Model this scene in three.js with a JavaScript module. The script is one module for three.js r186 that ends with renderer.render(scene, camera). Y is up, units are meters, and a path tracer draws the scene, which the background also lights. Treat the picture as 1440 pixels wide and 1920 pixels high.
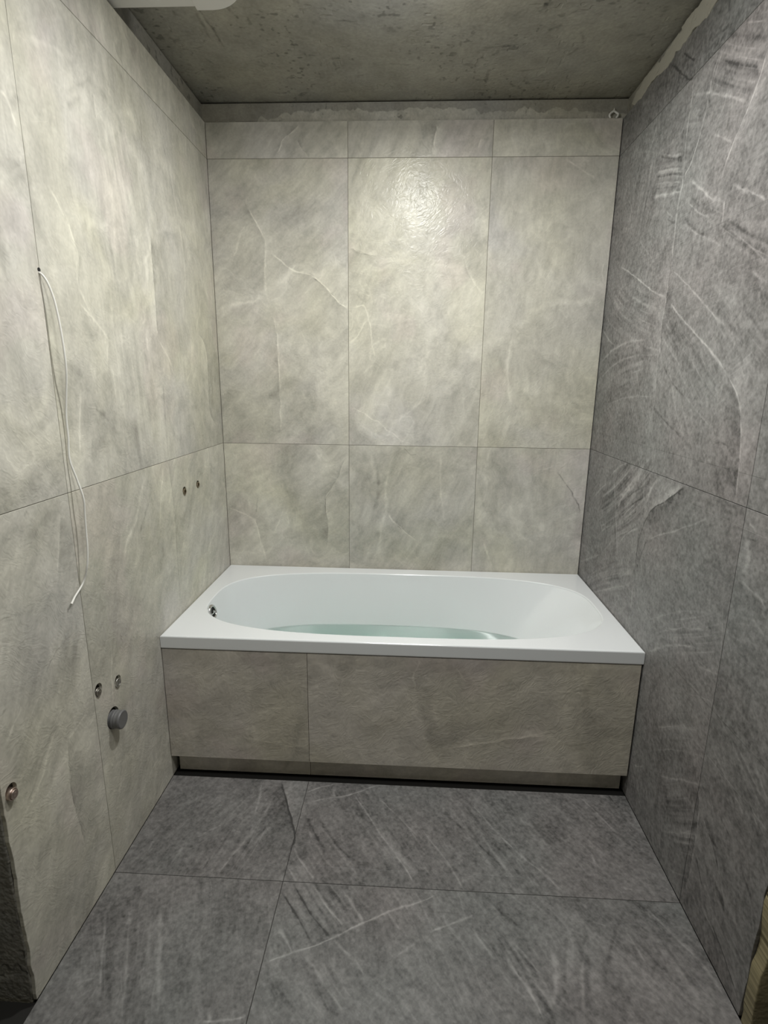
import * as THREE from 'three';
import { RoundedBoxGeometry } from 'three/addons/geometries/RoundedBoxGeometry.js';
import { RectAreaLightUniformsLib } from 'three/addons/lights/RectAreaLightUniformsLib.js';
import { mergeGeometries, mergeVertices } from 'three/addons/utils/BufferGeometryUtils.js';

// ---------------------------------------------------------------- camera, light, exposure
const scene = new THREE.Scene();
scene.background = new THREE.Color(0x000000);
const camera = new THREE.PerspectiveCamera(86.59, 1440 / 1920, 0.05, 30);
camera.matrixAutoUpdate = true;
camera.position.set(0.8896, 1.4924, 2.5459);
camera.quaternion.setFromRotationMatrix(new THREE.Matrix4().set(
  0.99867588, -0.02251923, 0.04625328, 0,
  0.01110531, 0.97227221, 0.23358815, 0,
  -0.050231, -0.2327652, 0.97123489, 0,
  0, 0, 0, 1));
scene.add(camera);
const renderer = new THREE.WebGLRenderer({ antialias: true });
renderer.toneMapping = THREE.LinearToneMapping;
renderer.toneMappingExposure = 1.0;
renderer.shadowMap.enabled = true;
RectAreaLightUniformsLib.init();
const LAMP = new THREE.Vector3(0.9, 2.53, 0.9), LAMP_SIZE = 0.08;     // one small flat lamp under the ceiling, just above the top edge of the frame
const LAMP_COLOR = new THREE.Color(1.0, 1.0, 0.97);
// its bright underside
const lamp = new THREE.RectAreaLight(LAMP_COLOR, 910, LAMP_SIZE, LAMP_SIZE);
lamp.position.set(LAMP.x, LAMP.y - 0.0205, LAMP.z);
lamp.lookAt(LAMP.x, 0, LAMP.z);
lamp.name = 'lamp_light';
scene.add(lamp);
// the weaker glow of its sides
const glow = new THREE.PointLight(LAMP_COLOR, 0.5, 0, 2);
glow.position.set(LAMP.x, LAMP.y, LAMP.z);
glow.name = 'lamp_side_light';
glow.castShadow = true; glow.shadow.radius = 2; glow.shadow.mapSize.set(1024, 1024); glow.shadow.camera.near = 0.05; glow.shadow.bias = -0.001;
scene.add(glow);

const FILL = new THREE.Vector3(0.86, 2.588, 1.78);           // added flat fill lamp over the doorway to lift the apron and lower walls
const fillLamp = new THREE.RectAreaLight(LAMP_COLOR, 39, 0.5, 0.25);
fillLamp.position.copy(FILL);
fillLamp.lookAt(FILL.x, 0, FILL.z);
fillLamp.name = 'fill_lamp_light';
scene.add(fillLamp);

// ---------------------------------------------------------------- the room in metres
const W = 1.7185, DEEP = 1.566, TOP = 2.536, CEIL = 2.616, SET = 0.016;   // tile faces at x=0, x=W, z=0; raw concrete stands SET behind them
const JOINT = 0.0018, THICK = 0.0095;
const BATH_TOP = 0.592, BATH_FRONT = 0.787, RIM = 0.051;

// ---------------------------------------------------------------- helpers
let SEED = 7;
const rnd = () => { SEED = (SEED * 1664525 + 1013904223) >>> 0; return SEED / 4294967296; };
const names = new Map();
function numbered(name) { const n = names.get(name) ?? 0; names.set(name, n + 1); return n ? `${name}_${String(n).padStart(3, '0')}` : name; }
function obj(name, geometry, material, parent = scene) {
  const m = new THREE.Mesh(geometry, material);
  m.name = parent === scene ? numbered(name) : name;
  m.castShadow = m.receiveShadow = true;
  parent.add(m);
  return m;
}
function group(name, [x, y, z] = [0, 0, 0]) { const g = new THREE.Group(); g.name = numbered(name); g.position.set(x, y, z); scene.add(g); return g; }
function tag(o, label, category, grp) { o.userData.label = label; o.userData.category = category; if (grp) o.userData.group = grp; return o; }
function struct(name, geometry, material) { const m = obj(name, geometry, material); m.userData.kind = 'structure'; return m; }
function box(x0, x1, y0, y1, z0, z1) { const g = new THREE.BoxGeometry(x1 - x0, y1 - y0, z1 - z0); g.translate((x0 + x1) / 2, (y0 + y1) / 2, (z0 + z1) / 2); return g; }
function merge(list) { return mergeGeometries(list.map((g) => { const n = g.index ? g.toNonIndexed() : g; for (const k of Object.keys(n.attributes)) if (!['position', 'normal', 'uv'].includes(k)) n.deleteAttribute(k); return n; })); }
// uv in metres, read off the world position along two axes
function metricUV(g, a, b) { const p = g.attributes.position, uv = new Float32Array(p.count * 2); for (let i = 0; i < p.count; i++) { uv[2 * i] = p.getComponent(i, a); uv[2 * i + 1] = p.getComponent(i, b); } g.setAttribute('uv', new THREE.BufferAttribute(uv, 2)); return g; }

// ---------------------------------------------------------------- noise
const HN = 256, HASH = new Float32Array(HN * HN);
for (let i = 0; i < HASH.length; i++) HASH[i] = rnd() * 2 - 1;
function noise(x, y) {
  const xf = Math.floor(x), yf = Math.floor(y); let tx = x - xf, ty = y - yf;
  tx = tx * tx * (3 - 2 * tx); ty = ty * ty * (3 - 2 * ty);
  const x0 = xf & 255, x1 = (xf + 1) & 255, y0 = (yf & 255) << 8, y1 = ((yf + 1) & 255) << 8;
  const a = HASH[y0 + x0], b = HASH[y0 + x1], c = HASH[y1 + x0], d = HASH[y1 + x1];
  return a + (b - a) * tx + (c - a + (a - b - c + d) * tx) * ty;
}
function fbm(x, y, n) { let s = 0, a = 0.5; for (let i = 0; i < n; i++) { s += a * noise(x, y); x = x * 2.03 + 17.3; y = y * 2.03 + 9.1; a *= 0.5; } return s * 1.25; }
// the same, repeating after per x per cells, for textures that tile
function noiseP(x, y, px, py) {
  const xf = Math.floor(x), yf = Math.floor(y); let tx = x - xf, ty = y - yf;
  tx = tx * tx * (3 - 2 * tx); ty = ty * ty * (3 - 2 * ty);
  const m = (v, p) => ((v % p) + p) % p, x0 = m(xf, px), x1 = m(xf + 1, px), y0 = m(yf, py) << 8, y1 = m(yf + 1, py) << 8;
  const a = HASH[y0 + x0], b = HASH[y0 + x1], c = HASH[y1 + x0], d = HASH[y1 + x1];
  return a + (b - a) * tx + (c - a + (a - b - c + d) * tx) * ty;
}
function fbmP(x, y, px, py, n) { let s = 0, a = 0.5; for (let i = 0; i < n; i++) { s += a * noiseP(x, y, px, py); x *= 2; y *= 2; px *= 2; py *= 2; a *= 0.5; } return s * 1.25; }
const clamp = (v, a = 0, b = 1) => Math.min(b, Math.max(a, v));
const smooth = (a, b, v) => { const t = clamp((v - a) / (b - a)); return t * t * (3 - 2 * t); };

// ---------------------------------------------------------------- the print on the stone-look tiles
// Veins of each surface, in millimetres along it: kind (l light, d dark, s tone step), half width, strength, then the points.
const VEINS = {
  back: [
    ['l', 4, 0.22, 157, 2257, 174, 2192, 205, 2144, 236, 2083], ['s', 45, 0.13, 157, 2257, 174, 2192, 205, 2144, 236, 2083, 231, 1960, 231, 1860],
    ['l', 4, 0.25, 248, 2047, 313, 1992, 372, 1954, 426, 1948, 499, 1892, 566, 1823, 597, 1804], ['s', 30, 0.14, 372, 1954, 426, 1948, 499, 1892, 566, 1823, 597, 1804],
    ['d', 2, 0.25, 446, 1930, 499, 1889, 553, 1836], ['l', 5, 0.16, 236, 2083, 231, 1960, 234, 1860], ['s', 40, 0.12, 262, 1777, 276, 1706, 278, 1574, 281, 1438, 277, 1228],
    ['l', 3, 0.18, 262, 1777, 276, 1706, 278, 1574, 281, 1438, 277, 1228], ['l', 10, 0.16, 10, 1795, 88, 1821, 185, 1834, 234, 1860], ['l', 5, 0.12, 159, 2156, 115, 2071, 84, 1997],
    ['s', 30, 0.16, 607, 2053, 660, 2035, 720, 2023], ['d', 2, 0.2, 634, 2044, 660, 2035, 687, 2027], ['l', 4, 0.2, 613, 1811, 674, 1817, 688, 1760, 702, 1683, 719, 1578],
    ['l', 3, 0.14, 674, 1760, 640, 1695, 606, 1656], ['l', 7, 0.12, 940, 1419, 886, 1364, 831, 1321, 789, 1293], ['l', 3, 0.2, 605, 1380, 690, 1333, 775, 1279, 846, 1230, 918, 1203],
    ['d', 3, 0.2, 861, 1195, 890, 1163, 919, 1161], ['l', 18, 0.12, 1688, 1866, 1612, 1840, 1445, 1815, 1334, 1713], ['l', 10, 0.12, 1334, 1713, 1315, 1583, 1342, 1383],
    ['l', 4, 0.15, 1499, 2392, 1577, 2347, 1629, 2319], ['l', 4, 0.15, 1693, 2035, 1696, 1915], ['s', 30, -0.12, 96, 848, 139, 818, 165, 702, 192, 616],
    ['l', 4, 0.18, -8, 891, 96, 848, 139, 818, 165, 702, 192, 616], ['d', 3, 0.18, 153, 948, 146, 902, 138, 857],
    ['s', 35, 0.16, 597, 1177, 546, 1045, 486, 940, 485, 880, 499, 804, 482, 664], ['d', 2, 0.18, 516, 985, 486, 940, 485, 880, 502, 819], ['l', 3, 0.12, 277, 875, 228, 766],
    ['l', 9, 0.15, 812, 1166, 778, 1020, 779, 902, 751, 780, 745, 655], ['l', 4, 0.2, 780, 887, 840, 812, 930, 738], ['s', 25, -0.12, 780, 887, 840, 812, 930, 738],
    ['l', 6, 0.12, 1032, 1170, 1037, 1026, 1059, 833], ['l', 12, -0.12, 719, 1164, 742, 1020, 721, 870], ['d', 3, 0.3, 1571, 1094, 1618, 1037, 1667, 966, 1699, 893],
    ['l', 6, 0.15, 1245, 746, 1278, 670, 1304, 616], ['l', 5, 0.12, 1473, 1092, 1555, 1122], ['l', 8, 0.1, 1079, 2047, 1136, 1938, 1193, 1864],
    ['d', 5, 0.1, 1086, 2035, 1115, 1962, 1151, 1901], ['s', 25, -0.18, 292, 2400, 314, 2439, 324, 2469, 375, 2505, 397, 2527],
    ['l', 3, 0.2, 292, 2400, 314, 2439, 324, 2469, 375, 2505, 397, 2527], ['s', 20, 0.14, 434, 2401, 415, 2424, 383, 2476], ['s', 25, 0.18, 968, 2521, 957, 2464, 951, 2401],
    ['l', 3, 0.2, 968, 2521, 957, 2464, 951, 2401], ['s', 20, 0.15, 1146, 2469, 1135, 2433], ['l', 3, 0.15, 760, 2406, 784, 2422],
  ],
  left: [
    ['d', 2, 0.3, 486, 2385, 464, 2347], ['d', 2, 0.22, 464, 2347, 435, 2282, 396, 2182, 360, 2044], ['l', 4, 0.15, 420, 2287, 380, 2187, 343, 2048, 318, 1916, 342, 1783],
    ['d', 2, 0.25, 601, 2316, 599, 2236], ['d', 2, 0.15, 604, 2209, 601, 2133], ['s', 60, 0.26, 596, 1963, 596, 1863, 602, 1691, 598, 1638], ['s', 35, 0.12, 730, 2447, 720, 2421, 688, 2406],
    ['l', 10, 0.12, 1140, 2245, 1040, 2272, 951, 2290], ['l', 5, 0.15, 1128, 1941, 1093, 1912, 1064, 1879, 1037, 1822, 1047, 1733, 1023, 1692, 967, 1628],
    ['s', 35, 0.12, 1093, 1912, 1064, 1879, 1037, 1822, 1047, 1733], ['l', 5, 0.22, 1255, 2088, 1237, 2073, 1216, 2031], ['l', 12, -0.2, 1203, 2105, 1231, 2052],
    ['l', 20, -0.14, 1239, 2089, 1199, 2100], ['l', 12, 0.1, 827, 2195, 826, 2105, 825, 1965, 845, 1816], ['d', 8, 0.1, 999, 2196, 937, 2240, 871, 2288],
    ['d', 10, 0.12, 1006, 2162, 936, 2209], ['s', 25, -0.1, 876, 2260, 871, 2177, 866, 2135], ['l', 14, 0.12, 621, 1995, 611, 1916, 686, 1846], ['d', 2, 0.12, 707, 2147, 699, 2106],
    ['d', 2, 0.12, 614, 2159, 602, 2127], ['l', 5, 0.16, 1054, 1689, 1000, 1658, 952, 1624, 927, 1605], ['s', 30, 0.12, 927, 1605, 947, 1501],
    ['l', 5, 0.2, 1094, 1447, 1110, 1380, 1126, 1288], ['d', 2, 0.25, 592, 1480, 595, 1409, 596, 1324, 597, 1211], ['l', 4, 0.12, 580, 1480, 580, 1409, 581, 1323, 579, 1242],
    ['d', 2, 0.25, 598, 1191, 591, 1100, 584, 964, 588, 855, 595, 631], ['s', 25, 0.12, 598, 1191, 591, 1100, 584, 964, 588, 855],
    ['l', 10, 0.2, 777, 1186, 821, 1119, 874, 1039, 942, 990, 962, 942], ['d', 8, 0.15, 740, 1135, 794, 1063, 859, 991], ['l', 6, 0.14, 642, 1197, 678, 1090, 716, 964],
    ['s', 35, 0.2, 228, 1679, 163, 1639, 142, 1580, 153, 1393, 140, 1337, 80, 1284], ['d', 2, 0.15, 176, 1624, 147, 1549], ['d', 3, 0.1, 403, 1809, 432, 1740],
    ['l', 8, 0.12, 1254, 1122, 1278, 1023, 1302, 958], ['s', 40, 0.12, 1240, 1157, 1265, 1067, 1283, 1000], ['l', 6, 0.15, 604, 1629, 528, 1565, 499, 1513],
    ['d', 3, 0.15, 1371, 1176, 1359, 1186], ['d', 9, 0.12, 1032, 1410, 963, 1370], ['l', 25, 0.08, 1016, 1103, 911, 1090], ['l', 30, -0.08, 1188, 1408, 1129, 1357],
    ['l', 4, 0.12, 171, 1829, 206, 1746, 245, 1692], ['l', 3, 0.18, 1083, 724, 1100, 622, 1113, 526], ['s', 40, 0.2, 1330, 559, 1339, 484, 1342, 382, 1330, 293, 1321, 209],
    ['d', 2, 0.15, 1339, 484, 1342, 382, 1328, 283], ['l', 4, 0.14, 1240, 583, 1299, 565, 1330, 559], ['l', 5, 0.14, 1468, 749, 1499, 721, 1530, 695], ['d', 3, 0.1, 1471, 751, 1489, 728],
    ['d', 5, 0.12, 1364, 635, 1420, 588, 1465, 537, 1500, 503], ['l', 5, 0.14, 1356, 622, 1401, 584, 1443, 529, 1487, 499, 1528, 480], ['l', 4, 0.1, 865, 152, 919, 149, 1013, 119],
    ['d', 4, 0.1, 1245, 587, 1286, 572], ['l', 4, 0.1, 1346, 827, 1340, 779], ['d', 2, 0.14, 1300, 818, 1328, 814, 1376, 781], ['l', 5, 0.1, 1227, 206, 1267, 216, 1300, 184],
  ],
  right: [
    ['l', 3, 0.2, 415, 2525, 404, 2454, 388, 2396], ['l', 4, 0.2, 352, 2371, 330, 2325, 251, 2267], ['l', 3, 0.15, 244, 2357, 187, 2274, 205, 2177, 159, 2071],
    ['l', 3, 0.5, 751, 2392, 721, 2338, 707, 2261, 686, 2201, 650, 2144, 616, 2119], ['l', 4, 0.4, 616, 2119, 604, 2060, 600, 1997, 606, 1871],
    ['l', 3, 0.5, 986, 2273, 960, 2211, 932, 2166, 884, 2110, 843, 2028], ['s', 50, -0.12, 843, 2028, 884, 2110, 932, 2166, 960, 2211, 986, 2273],
    ['l', 3, 0.3, 600, 2389, 606, 2345, 600, 2271, 604, 2184, 620, 2055], ['l', 5, 0.35, 590, 2352, 706, 2307, 799, 2260, 872, 2222, 931, 2185],
    ['l', 6, 0.4, 387, 2130, 497, 2108, 620, 2079], ['l', 4, 0.25, 420, 2257, 513, 2217, 594, 2194], ['d', 3, 0.2, 414, 2249, 515, 2208, 596, 2186], ['l', 4, 0.22, 400, 2206, 591, 2155],
    ['l', 4, 0.22, 393, 2171, 603, 2113], ['d', 3, 0.2, 395, 2194, 596, 2138], ['d', 3, 0.15, 398, 2155, 607, 2100], ['l', 6, 0.4, 664, 2097, 743, 2048, 817, 2000, 879, 1976],
    ['l', 4, 0.4, 884, 1977, 889, 1944, 889, 1921], ['l', 4, 0.3, 668, 2035, 733, 1992, 819, 1951], ['d', 12, 0.2, 677, 2050, 757, 1997, 865, 1950],
    ['d', 9, 0.25, 651, 1996, 734, 1944, 807, 1908], ['l', 6, 0.22, 657, 1976, 781, 1914, 913, 1855], ['l', 5, 0.4, 924, 2002, 992, 1966, 1084, 1920],
    ['l', 4, 0.25, 923, 1897, 1006, 1850, 1124, 1775], ['d', 4, 0.4, 427, 2513, 505, 2451, 576, 2401, 606, 2392], ['d', 4, 0.25, 504, 2506, 592, 2442],
    ['l', 3, 0.2, 212, 2398, 179, 2299, 194, 2180, 184, 2065], ['l', 3, 0.18, 281, 2364, 241, 2300, 207, 2207, 220, 2126], ['l', 3, 0.16, 84, 2245, 206, 2138, 210, 2051],
    ['l', 3, 0.2, 513, 2053, 588, 2011], ['d', 5, 0.25, 530, 2022, 600, 1997], ['l', 4, 0.2, 819, 2266, 808, 2229, 768, 2192], ['l', 4, 0.3, 765, 2182, 857, 2130, 895, 2106],
    ['d', 6, 0.15, 708, 2300, 764, 2226], ['l', 3, 0.3, 869, 2390, 967, 2341], ['l', 5, 0.25, 754, 2380, 720, 2300], ['l', 3, 0.18, 306, 2013, 471, 1904],
    ['d', 8, 0.2, 765, 2421, 979, 2299], ['d', 8, 0.2, 772, 2355, 958, 2250], ['l', 4, 0.5, 128, 1957, 274, 1901, 417, 1837, 523, 1795, 598, 1773],
    ['l', 5, 0.5, 617, 1763, 694, 1712, 797, 1655, 889, 1604, 973, 1557, 1034, 1515], ['l', 5, 0.35, 1034, 1515, 1083, 1469, 1112, 1419],
    ['s', 70, 0.3, 1034, 1515, 1083, 1469, 1113, 1419, 1136, 1336, 1148, 1203], ['l', 3, 0.25, 1113, 1419, 1136, 1336, 1150, 1204],
    ['l', 4, 0.35, 615, 1853, 712, 1803, 827, 1734, 916, 1680, 995, 1637], ['l', 5, 0.2, 995, 1637, 1090, 1586], ['s', 35, -0.25, 585, 1900, 600, 1794, 598, 1745, 589, 1688, 603, 1593],
    ['l', 4, 0.25, 594, 1898, 600, 1794, 598, 1745, 589, 1688, 603, 1593], ['s', 35, -0.14, 591, 1593, 606, 1450, 603, 1287], ['l', 3, 0.15, 591, 1593, 606, 1450, 614, 1249],
    ['l', 7, 0.35, 10, 1582, 163, 1632, 326, 1652, 474, 1646], ['l', 6, 0.25, 481, 1622, 615, 1599], ['l', 5, 0.25, 32, 1514, 206, 1576, 387, 1595, 601, 1589],
    ['l', 4, 0.2, 150, 1410, 388, 1446, 588, 1452], ['l', 4, 0.3, -5, 1727, 97, 1672, 171, 1647], ['l', 4, 0.2, -41, 1845, 74, 1748, 221, 1690],
    ['d', 6, 0.2, 577, 1426, 696, 1380, 833, 1334, 897, 1307], ['d', 6, 0.2, 626, 1562, 726, 1496, 812, 1456], ['d', 7, 0.15, 628, 1613, 780, 1517],
    ['l', 4, 0.15, 794, 1469, 920, 1408, 991, 1375], ['d', 4, 0.25, 1003, 1332, 1034, 1342, 1084, 1338], ['l', 3, 0.15, 1029, 1515, 1110, 1547], ['l', 3, 0.15, 1045, 1532, 1121, 1573],
    ['l', 3, 0.2, 422, 1617, 423, 1545, 463, 1479], ['l', 3, 0.15, 498, 1431, 597, 1357], ['l', 14, 0.35, 597, 1198, 504, 1132, 389, 1055], ['l', 6, 0.3, 438, 1203, 365, 1175, 300, 1141],
    ['l', 7, 0.3, 298, 1103, 213, 1068, 101, 994], ['l', 10, 0.35, 732, 1200, 675, 1155, 638, 1091], ['l', 9, 0.3, 544, 1139, 414, 1051, 402, 1012], ['l', 6, 0.25, 546, 1063, 435, 983],
    ['l', 5, 0.3, 350, 933, 268, 891, 209, 844], ['l', 5, 0.3, 609, 988, 535, 955, 451, 890], ['d', 3, 0.3, 615, 1103, 526, 1058, 410, 986], ['d', 3, 0.25, 613, 1143, 496, 1086, 379, 1006],
    ['d', 3, 0.25, 573, 1043, 462, 971], ['l', 22, 0.22, 874, 1193, 796, 1148, 709, 1099], ['s', 40, -0.4, 887, 1195, 799, 1138, 697, 1080, 656, 1030],
    ['d', 3, 0.5, 894, 1195, 852, 1167, 800, 1136, 697, 1079, 656, 1030, 622, 945, 612, 855], ['d', 3, 0.4, 853, 1164, 874, 1166], ['d', 3, 0.4, 793, 1129, 825, 1129],
    ['s', 30, 0.12, 297, 1150, 364, 1012, 448, 818], ['l', 3, 0.2, 304, 1151, 367, 1013, 448, 818], ['l', 3, 0.2, 597, 1198, 620, 1087], ['s', 30, -0.15, 606, 1000, 618, 822],
    ['l', 4, 0.35, 620, 779, 624, 672], ['l', 6, 0.25, 3, 653, 125, 711, 260, 776], ['l', 4, 0.15, 260, 776, 433, 908, 608, 992],
    ['l', 4, 0.28, 1035, 1133, 1004, 1115, 935, 1080, 801, 1021, 693, 970], ['d', 4, 0.3, 692, 974, 655, 904, 634, 837], ['l', 5, 0.28, 802, 600, 861, 643, 930, 689, 1007, 732, 1102, 769],
    ['l', 5, 0.2, 982, 718, 1056, 752], ['l', 4, 0.2, 817, 675, 993, 780, 1152, 846], ['l', 3, 0.25, 984, 809, 1012, 785], ['l', 5, 0.35, 1221, 1165, 1256, 1152],
    ['l', 7, 0.35, 1223, 1022, 1268, 1013, 1305, 1007, 1342, 986], ['l', 12, 0.25, 1222, 1128, 1240, 1081, 1233, 1038], ['d', 4, 0.25, 1218, 1127, 1261, 1134],
    ['l', 6, 0.22, 1295, 950, 1361, 919], ['l', 4, 0.22, 1105, 717, 1203, 746], ['l', 3, 0.15, 1167, 950, 1203, 786], ['l', 5, 0.15, 755, 696, 979, 829, 1139, 893],
    ['l', 8, 0.12, 92, 599, 508, 820], ['l', 5, 0.12, 171, 562, 611, 775], ['l', 6, 0.18, 1057, 1771, 1137, 1726], ['d', 10, 0.15, 1050, 1762, 1149, 1685],
    ['l', 3, 0.15, 805, 482, 889, 374, 966, 257], ['l', 3, 0.25, 813, 157, 878, 207], ['l', 3, 0.2, 937, 401, 1070, 501], ['l', 3, 0.2, 946, 325, 1110, 443],
    ['l', 4, 0.25, 975, 248, 1076, 320, 1151, 373, 1213, 410], ['l', 3, 0.2, 1206, 398, 1223, 286, 1227, 164, 1217, 30], ['s', 30, 0.2, 1206, 398, 1223, 286, 1227, 164, 1217, 30],
    ['l', 3, 0.15, 999, 215, 1061, 26], ['l', 3, 0.2, 1111, 29, 1173, 67, 1217, 108], ['l', 3, 0.2, 1050, 107, 1131, 172, 1207, 254],
    ['s', 30, -0.2, 1233, 338, 1291, 303, 1327, 269, 1366, 224], ['d', 3, 0.35, 1348, 101, 1418, 73, 1493, 34], ['s', 30, 0.15, 1275, 89, 1352, 87, 1418, 73, 1493, 34],
    ['d', 3, 0.3, 1243, 200, 1288, 148], ['s', 40, 0.2, 1322, 288, 1366, 224, 1398, 172], ['d', 5, 0.2, 1422, 341, 1467, 310, 1500, 242], ['l', 4, 0.25, 1394, 624, 1430, 594, 1456, 576],
    ['d', 4, 0.2, 1300, 399, 1355, 383], ['l', 4, 0.18, 1190, 658, 1250, 637, 1307, 613], ['l', 4, 0.18, 1399, 531, 1438, 490], ['l', 3, 0.15, 1073, 607, 1137, 641, 1190, 658],
    ['l', 3, 0.15, 1155, 471, 1216, 500],
  ],
  floor: [
    ['l', 4, 0.5, 529, 1450, 560, 1436, 606, 1417, 653, 1399, 707, 1371, 742, 1348, 787, 1324, 838, 1296, 886, 1273, 962, 1245],
    ['l', 4, 0.45, 536, 894, 578, 874, 637, 856, 703, 834, 756, 802, 804, 781], ['l', 3, 0.4, 530, 835, 581, 808, 634, 785], ['l', 8, 0.4, 625, 796, 637, 856],
    ['l', 5, 0.4, 533, 1076, 568, 1131, 600, 1170, 622, 1198], ['l', 5, 0.4, 626, 1220, 662, 1266, 701, 1309, 736, 1340], ['l', 5, 0.3, 536, 1161, 572, 1204],
    ['d', 4, 0.4, 535, 1244, 581, 1300, 623, 1352, 657, 1396], ['d', 4, 0.35, 562, 1211, 622, 1292, 675, 1349, 693, 1369], ['d', 7, 0.25, 544, 941, 607, 1042, 647, 1098],
    ['d', 7, 0.25, 575, 931, 679, 1067, 734, 1121], ['l', 6, 0.35, 723, 1232, 756, 1278, 787, 1321], ['l', 4, 0.35, 707, 833, 758, 911, 810, 998, 857, 1071, 894, 1125, 929, 1189],
    ['l', 4, 0.25, 800, 846, 871, 929, 948, 1021], ['l', 5, 0.3, 704, 1373, 744, 1406, 782, 1437, 804, 1468], ['l', 5, 0.3, 642, 1422, 679, 1466, 720, 1512, 757, 1547],
    ['l', 6, 0.35, 551, 1356, 585, 1391, 604, 1419], ['d', 7, 0.2, 715, 1163, 777, 1211], ['d', 12, 0.2, 742, 1296, 704, 1252, 665, 1217], ['l', 5, 0.2, 569, 1005, 613, 1079, 686, 1165],
    ['l', 5, 0.2, 619, 1002, 696, 1103, 764, 1186], ['d', 3, 0.5, 425, 789, 453, 849, 475, 902, 527, 1028], ['s', 60, -0.35, 425, 789, 453, 849, 475, 902, 527, 1028],
    ['d', 3, 0.5, 488, 928, 532, 1050, 530, 1077], ['l', 5, 0.35, 349, 798, 365, 882, 368, 952], ['l', 6, 0.28, 413, 897, 394, 976, 378, 1056],
    ['l', 6, 0.3, 383, 985, 359, 1094, 340, 1131, 322, 1200], ['l', 5, 0.22, 443, 989, 391, 1100, 380, 1143], ['l', 4, 0.2, 219, 927, 242, 917], ['l', 4, 0.2, 310, 1021, 347, 1035],
    ['d', 6, 0.2, 435, 982, 411, 1039], ['d', 6, 0.15, 367, 1101, 383, 1071], ['l', 3, 0.2, 200, 1067, 271, 1000], ['l', 4, 0.5, 420, 1592, 467, 1584, 526, 1572],
    ['l', 6, 0.3, 442, 1593, 428, 1558], ['l', 5, 0.18, 465, 1510, 496, 1504], ['d', 14, 0.15, 387, 1323, 381, 1382], ['d', 20, 0.15, 491, 1288, 498, 1354],
    ['d', 20, 0.12, 563, 1487, 623, 1539], ['l', 5, 0.25, 884, 1408, 934, 1370], ['l', 5, 0.2, 854, 1289, 892, 1341], ['l', 6, 0.3, 44, 1338, 89, 1430, 129, 1512, 154, 1554],
    ['l', 7, 0.3, 101, 1305, 156, 1426, 198, 1519, 230, 1601], ['l', 7, 0.3, 180, 1270, 242, 1421, 282, 1514, 317, 1596], ['l', 4, 0.2, 70, 1526, 114, 1507],
    ['l', 5, 0.2, 68, 1078, 61, 1162], ['l', 5, 0.2, 174, 1100, 159, 1173], ['d', 5, 0.2, 277, 1122, 269, 1184], ['l', 4, 0.4, 904, 1268, 949, 1249, 1002, 1222],
    ['l', 4, 0.35, 975, 1339, 1033, 1313, 1108, 1279], ['l', 6, 0.4, 1171, 1382, 1190, 1426, 1214, 1468, 1230, 1507, 1241, 1539], ['l', 9, 0.35, 1308, 1367, 1294, 1451, 1270, 1510],
    ['l', 8, 0.25, 1406, 1334, 1364, 1429, 1345, 1511], ['l', 5, 0.3, 1123, 816, 1190, 942, 1271, 1062, 1342, 1141, 1386, 1207], ['l', 4, 0.3, 1551, 802, 1594, 895, 1628, 969],
    ['l', 5, 0.22, 1607, 1226, 1650, 1306, 1693, 1384, 1712, 1479], ['d', 9, 0.22, 1138, 1214, 1194, 1281, 1236, 1323], ['d', 8, 0.15, 1544, 1237, 1471, 1344, 1417, 1444],
    ['l', 5, 0.25, 1197, 1347, 1249, 1423, 1279, 1510], ['l', 4, 0.2, 1444, 1051, 1470, 1125], ['l', 5, 0.25, 1096, 1324, 1140, 1404], ['l', 4, 0.25, 953, 979, 1024, 1087, 1086, 1208],
    ['l', 4, 0.25, 903, 1141, 927, 1184], ['d', 6, 0.2, 1035, 895, 1152, 1040, 1232, 1148], ['d', 3, 0.35, 1657, 782, 1662, 813], ['l', 5, 0.2, 1562, 1171, 1635, 1175],
    ['l', 4, 0.2, 1522, 1299, 1545, 1393], ['d', 16, 0.15, 1337, 1159, 1292, 1080], ['l', 5, 0.2, 1510, 1047, 1502, 1123], ['l', 4, 0.2, 1419, 1221, 1434, 1244],
    ['l', 3, 0.2, 1436, 1282, 1474, 1294],
  ],
  apron: [
    ['s', 25, 0.2, 1041, 168, 1142, 193, 1235, 213, 1328, 233, 1413, 245], ['l', 4, 0.15, 1040, 171, 1141, 195, 1235, 215, 1327, 235, 1438, 269],
    ['l', 4, 0.15, 1236, 414, 1328, 418, 1419, 422, 1548, 424], ['l', 5, 0.15, 942, 534, 921, 464, 925, 405], ['l', 4, 0.12, 1067, 506, 1116, 442], ['d', 6, 0.12, 1419, 411, 1547, 438],
    ['l', 4, 0.15, 247, 191, 334, 176, 415, 160, 522, 154], ['d', 3, 0.2, 308, 190, 324, 183], ['s', 20, 0.12, 334, 168, 428, 165, 522, 158], ['l', 4, 0.12, 324, 240, 335, 195],
  ],
  ceil: [
    ['d', 5, 0.35, 182, 558, 180, 469, 180, 405], ['d', 5, 0.4, 195, 577, 206, 469, 208, 347], ['l', 8, 0.2, 197, 549, 195, 437], ['d', 5, 0.35, 46, 198, 88, 237],
    ['d', 6, 0.25, 116, 301, 149, 249], ['d', 5, 0.3, 260, 430, 284, 418], ['d', 5, 0.25, 413, 267, 445, 279], ['d', 7, 0.4, 575, 275, 606, 287], ['d', 4, 0.4, 649, 286, 651, 273],
    ['d', 7, 0.3, 613, 492, 690, 485], ['d', 4, 0.3, 96, 362, 143, 372], ['d', 6, 0.28, 776, 245, 863, 236], ['d', 4, 0.3, 637, 175, 682, 174], ['d', 4, 0.3, 941, 89, 965, 88],
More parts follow.
